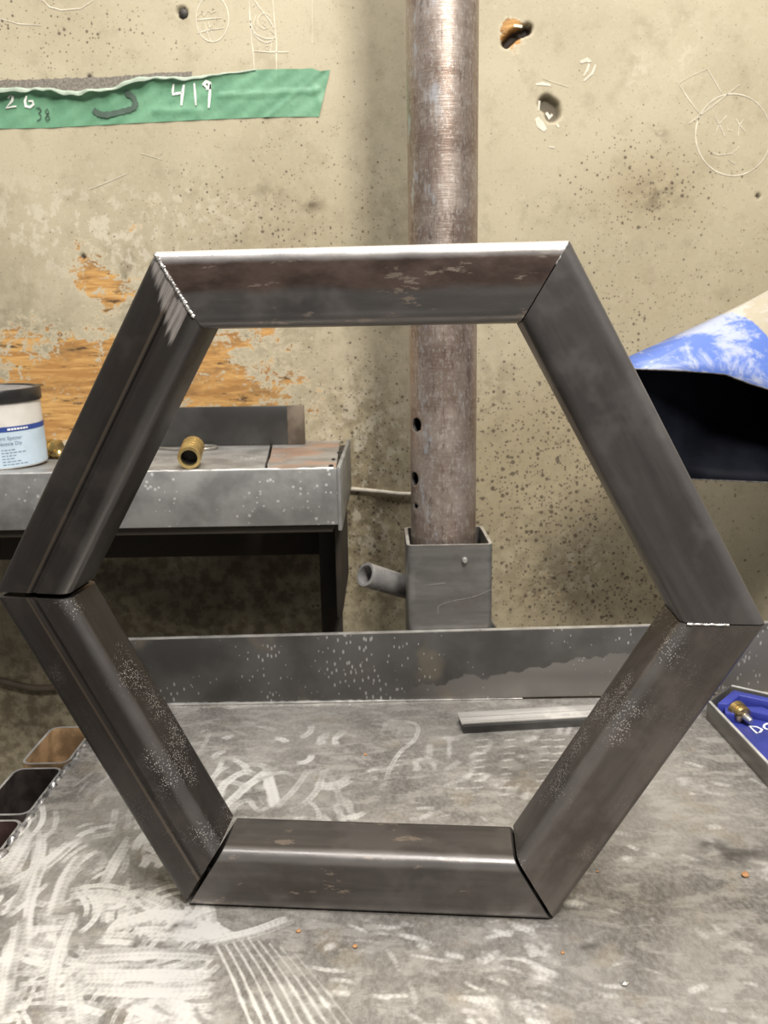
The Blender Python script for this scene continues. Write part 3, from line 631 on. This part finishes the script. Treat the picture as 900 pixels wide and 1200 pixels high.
# gusset right of the socket
mesh_obj('gusset', [(.0525,-.045,.045),(.0525,-.045,.100),(.082,-.045,.045),(.0525,-.040,.045),(.0525,-.040,.100),(.082,-.040,.045)], [(0,2,1),(3,4,5),(0,1,4,3),(1,2,5,4),(2,0,3,5)], M['box'], sock)

post = empty('round_post', (.0757,.992,0), 'tall round brown steel pipe post with drilled holes standing in the socket', 'post')
PR, NSEG = .0413, 120
zs = [.0005]+list(np.arange(.02, .20, .02))+list(np.arange(.20, .385, .0018))+list(np.arange(.40, 1.3, .05))
holes = [(math.radians(214), at_y(485,497,.98)[2], .0085), (math.radians(206), at_y(483,560,.98)[2], .0085), (math.radians(209), at_y(485,592,.98)[2], .0035)]
V = np.zeros((len(zs), NSEG, 3)); kill = np.zeros((len(zs), NSEG), bool)
for j, z in enumerate(zs):
    for i in range(NSEG):
        th = 2*math.pi*i/NSEG; zz = z
        for ht, hz, hr in holes:
            da = ((th-ht+math.pi) % (2*math.pi)-math.pi)*PR; dz = zz-hz; rr = math.hypot(da, dz)
            if rr < hr*.85: kill[j,i] = True
            elif rr < hr+.0012 and rr > 1e-6:
                kf = hr/rr; th = ht+da*kf/PR; zz = hz+dz*kf
        V[j,i] = (PR*math.cos(th), PR*math.sin(th), zz)
fcs = []
for j in range(len(zs)-1):
    for i in range(NSEG):
        i2 = (i+1) % NSEG
        if kill[j,i] or kill[j,i2] or kill[j+1,i] or kill[j+1,i2]: continue
        fcs.append((j*NSEG+i, j*NSEG+i2, (j+1)*NSEG+i2, (j+1)*NSEG+i))
po = mesh_obj('pipe', V.reshape(-1,3), fcs, M['pole'], post, True)
bm = bmesh.new(); bm.from_mesh(po.data); bmesh.ops.delete(bm, geom=[v for v in bm.verts if not v.link_faces], context='VERTS'); bm.to_mesh(po.data); bm.free()
sm = po.modifiers.new('wall', 'SOLIDIFY'); sm.thickness = .005; sm.offset = -1
po.data.materials.append(M['bore']); sm.material_offset = 1; sm.material_offset_rim = 1

# ------------------------------------------------------------------ shelf against the wall on the left
SF, SZ, SR = .95, .294, -.0515
shelf = empty('wall_shelf', (-.55,1.1,-.85), 'low grey steel shelf bench on the wall with deep front lip', 'shelf')
def sh(p): return (p[0]+.55, p[1]-1.1, p[2]+.85)
box('front_lip', sh((-1.1,SF,.2235)), sh((SR-.004,SF+.006,SZ)), M['shelf_lip'], shelf, .002)
v_ = []; xs = np.linspace(-1.1, SR-.010, 120)
tube('ground_lip_edge', [sh((x, SF+.002, SZ-.0008+random.uniform(-.0006,.0006))) for x in xs]+[sh((SR-.005,SF+.002,SZ-.004)), sh((SR-.003,SF+.002,SZ-.012))], .0014, M['lip_edge'], shelf, 6)
def plate(nm, pts, z0, z1, mat):
    n = len(pts); v = [sh((x,y,z0)) for x,y in pts]+[sh((x,y,z1)) for x,y in pts]
    return mesh_obj(nm, v, [tuple(range(n))[::-1], tuple(range(n,2*n))]+[(i,(i+1)%n,n+(i+1)%n,n+i) for i in range(n)], mat, shelf)
plate('top_plate', [(-1.1,SF+.006),(-.1445,SF+.006),(-.150,1.00),(-.158,1.08),(-.167,1.16),(-.178,WALL_Y),(-1.1,WALL_Y)], SZ-.008, SZ-.0015, M['shelf'])
plate('top_plate', [(-.1405,SF+.006),(SR-.006,SF+.006),(-.068,WALL_Y),(-.173,WALL_Y),(-.163,1.16),(-.154,1.08),(-.147,1.00)], SZ-.008, SZ-.0010, M['shelf_rust'])
pe = box('end_plate', sh((SR-.005,SF-.001,.2165)), sh((SR,WALL_Y,SZ+.001)), M['shelf_lip'], shelf, .0012)
# ragged torch-cut notches along the end plate's upper edge
for y, r in ((.972,.003),(1.03,.0025),(1.10,.004)):
    o = lathe('torch_cut', [(0,.0006),(r*.7,.0006),(r,.0001),(r,-.001)], M['bore'], shelf, 9, Matrix.Translation(sh((SR-.010+random.uniform(-.004,.002), y, SZ+.0004)))); o.scale = (1,1.6,1)
box('under_frame', sh((-1.1,SF+.008,.213)), sh((SR-.012,SF+.030,.222)), M['shade_board'], shelf, .001)
box('support_leg', sh((-.098,1.150,-.85)), sh((-.0675,1.156,.285)), M['dark'], shelf, .001)
box('support_leg', sh((-.0715,1.156,-.85)), sh((-.0675,1.190,.285)), M['dark'], shelf, .001)
box('back_rail', sh((-1.1,1.215,.118)), sh((-.075,1.255,.175)), M['shade_board'], shelf, .002)
box('back_board', sh((-1.1,1.248,.175)), sh((-.07,1.2585,.285)), M['shade_board'], shelf, .001)  # its dark colour stands for the shade below the shelf
box('side_board', sh((-.0665,SF+.085,.075)), sh((-.0595,1.258,.286)), M['shade_board'], shelf, .001)

# flat bar leaning at the back of the shelf
bar = tag(box('flat_bar', (-.42,1.215,SZ-.001), (-.145,1.221,.3525), M['bar'], None, .0012), 'dark flat steel bar standing on edge at the back of the shelf', 'steel bar')
box('rusty_end', (-.1455,1.2152,SZ-.0008), (-.1190,1.2208,.3528), M['bar_rust'], bar, .0012)

# tin of nozzle dip
TX, TY, TR = -.5005, 1.040, .0545
tin = empty('tin_can', (TX,TY,SZ-.0015), 'white and pale blue tin with black lid and blue band on the shelf', 'can')
tin.rotation_euler = (.06,0,0); tin.location.z += .0033
lathe('tin_body', [(0,0),(TR-.001,0),(TR,.001),(TR,.087),(TR-.001,.088),(0,.088)], M['white_can'], tin, 64)
lathe('paper_label', [(TR+.0004,.002),(TR+.0004,.047)], M['pale_label'], tin, 64); lathe('label_band', [(TR+.0006,.047),(TR+.0006,.0535)], M['blue_band'], tin, 64)
lid = lathe('lid', [(TR+.0016,.082),(TR+.0022,.083),(TR+.0022,.0965),(TR+.0012,.0985),(TR-.004,.0985),(TR-.006,.0965)], M['black_plastic'], tin, 64)
lathe('lid_top', [(TR-.005,.0965),(TR-.016,.0965),(TR-.018,.098),(TR-.022,.098),(TR-.024,.0962),(0,.0962)], M['lid_top'], lid, 64)
def on_tin(s, z, off=.0010):           # s: arc length measured from the side facing the viewer
    a = -math.pi/2+s/TR+.44; return (math.cos(a)*(TR+off), math.sin(a)*(TR+off), z)
def tin_text(name, body, s0, z, size, mat, slant=0.0):
    cu = bpy.data.curves.new(name, 'FONT'); cu.body = body; cu.size = size; o = bpy.data.objects.new(name, cu); COL.objects.link(o)
    dg = bpy.context.evaluated_depsgraph_get(); me = bpy.data.meshes.new_from_object(o.evaluated_get(dg)); bpy.data.objects.remove(o)
    for v in me.vertices: x, y = v.co.x, v.co.y; v.co = on_tin(s0+x, z+y+slant*x)
    me.materials.clear(); me.materials.append(mat); t = bpy.data.objects.new(name, me); link(t, tin); return t
tin_text('label_text', 'Anti Spatter', -.004, .0375, .0062, M['label_ink']); tin_text('label_text', 'Nozzle Dip', -.003, .0305, .0062, M['label_ink'])
for k, (s1, ) in enumerate(((.013,),(.026,),(.016,),(.010,),(.019,),(.026,))):
    x = 0.0; w = []
    while x < s1: l = random.uniform(.002, .005); w.append(([on_tin(x+t, .0245-k*.0037, .0006) for t in np.linspace(0, l, 4)], .0011)); x += l+.0012
    vv, ff = [], []
    for pts, ww in w:
        b0 = len(vv)
        for p in pts: vv += [(p[0],p[1],p[2]-ww/2), (p[0],p[1],p[2]+ww/2)]
        for i in range(len(pts)-1): ff.append((b0+2*i, b0+2*i+2, b0+2*i+3, b0+2*i+1))
    mesh_obj('small_print', vv, ff, M['label_ink'], tin)
x = .010; vv, ff = [], []
while x < .036:
    l = random.uniform(.002, .004); b0 = len(vv)
    for t in np.linspace(0, l, 3): p = on_tin(x+t, .0502, .0011); vv += [(p[0],p[1],p[2]-.0012),(p[0],p[1],p[2]+.0012)]
    ff += [(b0,b0+2,b0+3,b0+1),(b0+2,b0+4,b0+5,b0+3)]; x += l+.0008
mesh_obj('band_print', vv, ff, M['white_ink'], tin)

# brass fittings and wires on the shelf
def ribbed(name, loc, direction, r, L, label, n=5):
    e = empty(name, loc, label, 'brass fitting'); q = Vector(direction).to_track_quat('Z','Y').to_matrix().to_4x4()
    prof = [(r*.68,.004),(r*.72,0),(r*.98,0),(r,.001)]
    for k in range(n):
        a, b = .004+(L-.006)*k/n, .004+(L-.006)*(k+1)/n; m = (a+b)/2
        prof += [(r*.95,a),(r,a+(m-a)*.5),(r,b-(m-a)*.6),(r*.90,b)]
    prof += [(r*.72,L),(0,L)]
    lathe('ribbed_sleeve', prof, M['brass'], e, 40, q); lathe('bore', [(r*.68,.004),(r*.62,.014),(0,.014)], M['bore'], e, 32, q); return e
ribbed('brass_nozzle', (-.2385,.970,SZ-.0015+.0140), (-.10,1,.20), .0143, .050, 'ribbed brass nozzle with dark open end lying on the shelf front')
e = empty('brass_coupling', tuple(at_y(61,507,1.10)), 'small brass hose coupling behind the tin', 'brass fitting'); e.location.z = SZ-.0015+.0135
q = Vector((1,-.25,0)).to_track_quat('Z','Y').to_matrix().to_4x4()
lathe('collar', [(0,-.012),(.011,-.012),(.0135,-.010),(.0135,-.003),(.0105,-.002),(.0105,.001),(.0130,.002),(.0130,.008),(.009,.010),(0,.010)], M['brass'], e, 28, q)
lathe('nipple', [(0,.004),(.0045,.0035),(.0062,0),(.0045,-.0035),(0,-.004)], M['brass'], e, 20, Matrix.Translation((.012,-.012,-.004)))
tag(tube('wire_rod', [tuple(at_z(u, v, SZ+.0008)) for u, v in ((185,525),(205,526.5),(225,527),(246,526),(253,525),(254,523.6),(250,522.6),(238,522.4))], .0023, M['wire'], None, 8), 'thin bent galvanised wire rod behind the brass nozzle', 'wire')
tag(tube('twisted_wire', [tuple(at_z(u, v, SZ+.0008)) for u, v in ((53,529),(58,526),(64,525.4),(70,526),(76,524),(84,523.5))], .0023, M['dark'], None, 8), 'short dark twisted wire beside the tin', 'wire')

# cables on the wall
tag(tube('cream_cable', [on_wall(u, v, .006) for u, v in spline([(392,571),(420,573),(450,576),(470,578),(488,578),(520,577)], 5)], .0036, M['cable'], None, 10), 'cream electric cable running across the wall behind the post', 'cable')
tag(tube('brown_hose', [on_wall(u, v, .008) for u, v in spline([(-60,780),(-20,790),(10,797),(35,803),(60,804),(100,800),(150,806)], 5)], .0058, M['hose'], None, 10), 'brown hose along the lower wall left of the table', 'hose')

# ------------------------------------------------------------------ blue hood on the right
hood = empty('extraction_hood', (.50,1.05,.30), 'blue and white sheet metal hood with black open mouth on the right', 'hood')
def hd(p): return (p[0]-.50, p[1]-1.05, p[2]-.30)
mouth = [at_y(708,431,.955), at_y(755,432,.950), at_y(800,434,.945), at_y(850,438,.940), at_y(876,448,.938), at_y(905,457,.936), at_y(960,480,.932), at_y(1010,520,.93), at_y(1000,566,.945), at_y(905,566.5,.955), at_y(826,563,.962), at_y(770,560,.968), at_y(735,500,.962)]
backc = np.array(at_y(1060,330,1.16)); nm = len(mouth); back = []
A0 = np.array(at_y(1000,297,1.16))
for i in range(nm):
    a = math.radians(150-360*(i-0)/nm); back.append(backc+np.array([.085*math.cos(a), .02*math.sin(a)*-1, .085*math.sin(a)]))
back[0] = A0
# the edge from the mouth's left tip to the back ring is the hood's upper silhouette
v_, f_ = [], []; NR = 14
for k in range(NR+1):
    t = k/NR
    for i in range(nm):
        p = np.array(mouth[i])*(1-t)+back[i]*t
        if 1 <= i <= 6: p = p+np.array([0,0,.006*math.sin(math.pi*t)])
        v_.append(hd(p))
for k in range(NR):
    for i in range(nm):
        j = (i+1) % nm; f_.append((k*nm+i, k*nm+j, (k+1)*nm+j, (k+1)*nm+i))
ho = fix_normals(mesh_obj('hood_shell', v_, f_, M['hood'], hood, True))
ctr = np.mean(np.array(v_), 0)
fc = ho.data.polygons[2]
if (np.array(fc.center)-ctr)@np.array(fc.normal) < 0: ho.data.flip_normals()
ho.data.materials.append(M['hood_in']); ho.data.materials.append(M['hood_edge'])
sm = ho.modifiers.new('sheet', 'SOLIDIFY'); sm.thickness = .0022; sm.offset = -1; sm.material_offset = 1; sm.material_offset_rim = 2
mid = [hd(np.array(mouth[i])*.12+back[i]*.88+np.array([0,0,-.004])) for i in range(nm)]
mesh_obj('baffle', mid, [tuple(range(nm))], M['hood_in'], hood)
duct = [np.array(backc)+np.array([0,-.01,0]), backc+np.array([.05,-.01,.06]), backc+np.array([.09,-.02,.16]), backc+np.array([.09,-.02,.60])]
tube('duct_pipe', [hd(p) for p in spline(duct, 5)], .086, M['hood'], hood, 24)

# ------------------------------------------------------------------ things lying on the table
RY = math.atan2(.02, .164)
fb = box('flat_bar', (0,0,0), (.205,.030,.009), M['bar'], None, .0008); fb.location = tuple(at_z(543,860,0)); fb.rotation_euler = (0,0,.09)
tag(fb, 'dark flat bar under the steel ruler on the table', 'steel bar')
ru = box('steel_ruler', (0,0,0), (.215,.0285,.0025), M['ruler'], None, .0005); ru.location = tuple(at_z(541,850,.0092)); ru.location.z = .0092; ru.rotation_euler = (0,0,.09)
tag(ru, 'bright steel ruler with engraved ticks near the back flange', 'ruler')
tk = []
for i in range(1, 140):
    x = .0015*i; l = .0055 if i % 10 == 0 else (.0042 if i % 5 == 0 else .0028); tk.append(([(x,.0016,.0025),(x,.0016+l,.0025)], .00032))
ribbons('tick_marks', tk, M['tick'], ru, (0,0,1), .0001); ribbons('groove', [([(.001,.0145,.0025),(.214,.0145,.0025)], .0011)], M['tick'], ru, (0,0,1), .00008)
# tray with blue plastic insert
tray = empty('steel_tray', (.42,.80,0), 'grey steel tray holding a blue plastic insert at right edge of table', 'tray')
def tr(p): return (p[0]-.42, p[1]-.80, p[2])
def wallbar(nm, a, b, th, h, mat, par=tray, z0=0.0):
    a, b = np.array(a), np.array(b); d = b-a; L = np.linalg.norm(d); o = box(nm, (0,0,z0), (L,th,h), mat, par, .0007)
    o.location = tr((a[0],a[1],0)); o.rotation_euler = (0,0,math.atan2(d[1], d[0])); return o
wl = wallbar('side_wall', (.3815,.58), (.3795,.868), .004, .0215, M['tray']); wallbar('rolled_edge', (.3818,.581), (.3798,.867), .0034, .0228, M['lip_edge'], z0=.0213)
wallbar('end_wall', (.3795,.868), (.4210,.908), .004, .0215, M['tray']); wallbar('end_wall', (.4210,.908), (.53,.826), .004, .0215, M['tray'])
wallbar('rolled_edge', (.4215,.9085), (.53,.8268), .0034, .0228, M['lip_edge'], z0=.0213); wallbar('side_wall', (.53,.826), (.53,.58), .004, .0215, M['tray']); wallbar('end_wall', (.53,.58), (.3815,.58), .004, .0215, M['tray'])
pts = [(.3815,.58),(.3795,.868),(.4210,.908),(.53,.826),(.53,.58)]; n = 5
mesh_obj('tray_floor', [tr((x,y,.0005)) for x,y in pts]+[tr((x,y,.002)) for x,y in pts], [tuple(range(n))[::-1], tuple(range(n,2*n))]+[(i,(i+1)%n,n+(i+1)%n,n+i) for i in range(n)], M['tray'], tray)
def ip(p): return (p[0]-.42, p[1]-.80, p[2]-.002)
def slab(nm, pts, z0, z1, mat=M['blue_plastic'], par=None):
    par = par or ins
    n = len(pts); a = sum(pts[i][0]*pts[(i+1)%n][1]-pts[(i+1)%n][0]*pts[i][1] for i in range(n))
    if a < 0: pts = pts[::-1]
    o = mesh_obj(nm, [ip((x,y,z0)) for x,y in pts]+[ip((x,y,z1)) for x,y in pts], [tuple(range(n))[::-1], tuple(range(n,2*n))]+[(i,(i+1)%n,n+(i+1)%n,n+i) for i in range(n)], mat, par)
    bm = bmesh.new(); bm.from_mesh(o.data); bmesh.ops.bevel(bm, geom=bm.edges[:], offset=.0012, segments=2, affect='EDGES', profile=.5); bm.to_mesh(o.data); bm.free(); return smooth_by_angle(o, 40)
ins = slab('plastic_insert', [(.386,.585),(.385,.866),(.421,.901),(.525,.822),(.525,.585)], .002, .006, par=tray); ins.location = (0,0,.002); ins['label'] = 'blue moulded plastic insert with white markings'
slab('insert_rib', [(.386,.864),(.421,.9005),(.524,.823),(.524,.811),(.422,.886),(.399,.862)], .006, .021)
slab('insert_rib', [(.388,.846),(.394,.862),(.404,.862),(.404,.842)], .006, .017); slab('insert_rib', [(.414,.868),(.440,.866),(.452,.842),(.446,.838),(.416,.858)], .006, .015)
slab('insert_deck', [(.386,.590),(.386,.822),(.412,.823),(.445,.812),(.520,.760),(.520,.590)], .006, .0125)
slab('insert_rib', [(.452,.842),(.446,.836),(.520,.782),(.522,.795)], .006, .016)
def wp(*uv): return [ip(tuple(at_z(u, v, .0128))) for u, v in uv]
ribbons('white_marking', [(wp((878,851),(887,859.5),(891,858),(893,855),(887,852),(878,851)), .0022), (wp(*arc(902,851.5,7,3.6,100,400,14)), .0022)], M['white_ink'], ins, (0,0,1))['label'] = 'white outlined characters'
tp = empty('brass_tip', (.4065,.846,.0165), 'brass contact tip with bright pin lying in the blue insert of the tray', 'brass fitting')
q = Vector((.30,-1,-.18)).to_track_quat('Z','Y').to_matrix().to_4x4()
lathe('collar', [(0,-.012),(.0085,-.012),(.0105,-.010),(.0105,-.004),(.0088,-.003),(.0088,0),(.0100,.001),(.0095,.004),(.006,.006),(0,.006)], M['brass'], tp, 28, q)
lathe('pin', [(.0042,.005),(.0038,.013),(.003,.016),(0,.0165)], M['steel_pin'], tp, 20, q)
# crumbs of rust and metal on the plate
for i, (u, v, s) in enumerate(((873,1027,.0035),(874,1024,.0022),(416,1110,.0022),(350,1092,.0022),(428,885,.0022),(659,1117,.0018),(732,1154,.003),(700,1022,.0014))):
    p = at_z(u, v); bm = bmesh.new(); bmesh.ops.create_icosphere(bm, subdivisions=1, radius=s)
    for w in bm.verts: w.co *= random.uniform(.7, 1.2); w.co.z *= .45
    me = bpy.data.meshes.new('metal_crumb'); bm.to_mesh(me); bm.free(); me.materials.append(M['crumb'] if i != 6 else M['weld'])
    o = bpy.data.objects.new('metal_crumb', me); link(o); o.location = (p[0], p[1], s*.45)
    tag(o, ['larger rust crumb at right of the table', 'small rust flake touching the larger crumb at right', 'tan crumb on table in front of the bottom tube, right of the scored lines', 'rust crumb just in front of the bottom tube',
            'orange crumb on table inside the hexagon', 'dark crumb just in front of the bottom right corner', 'bright silver weld spatter blob near the front of the table', 'tiny crumb right of the lower right tube'][i], 'crumb', 'crumbs on the table')
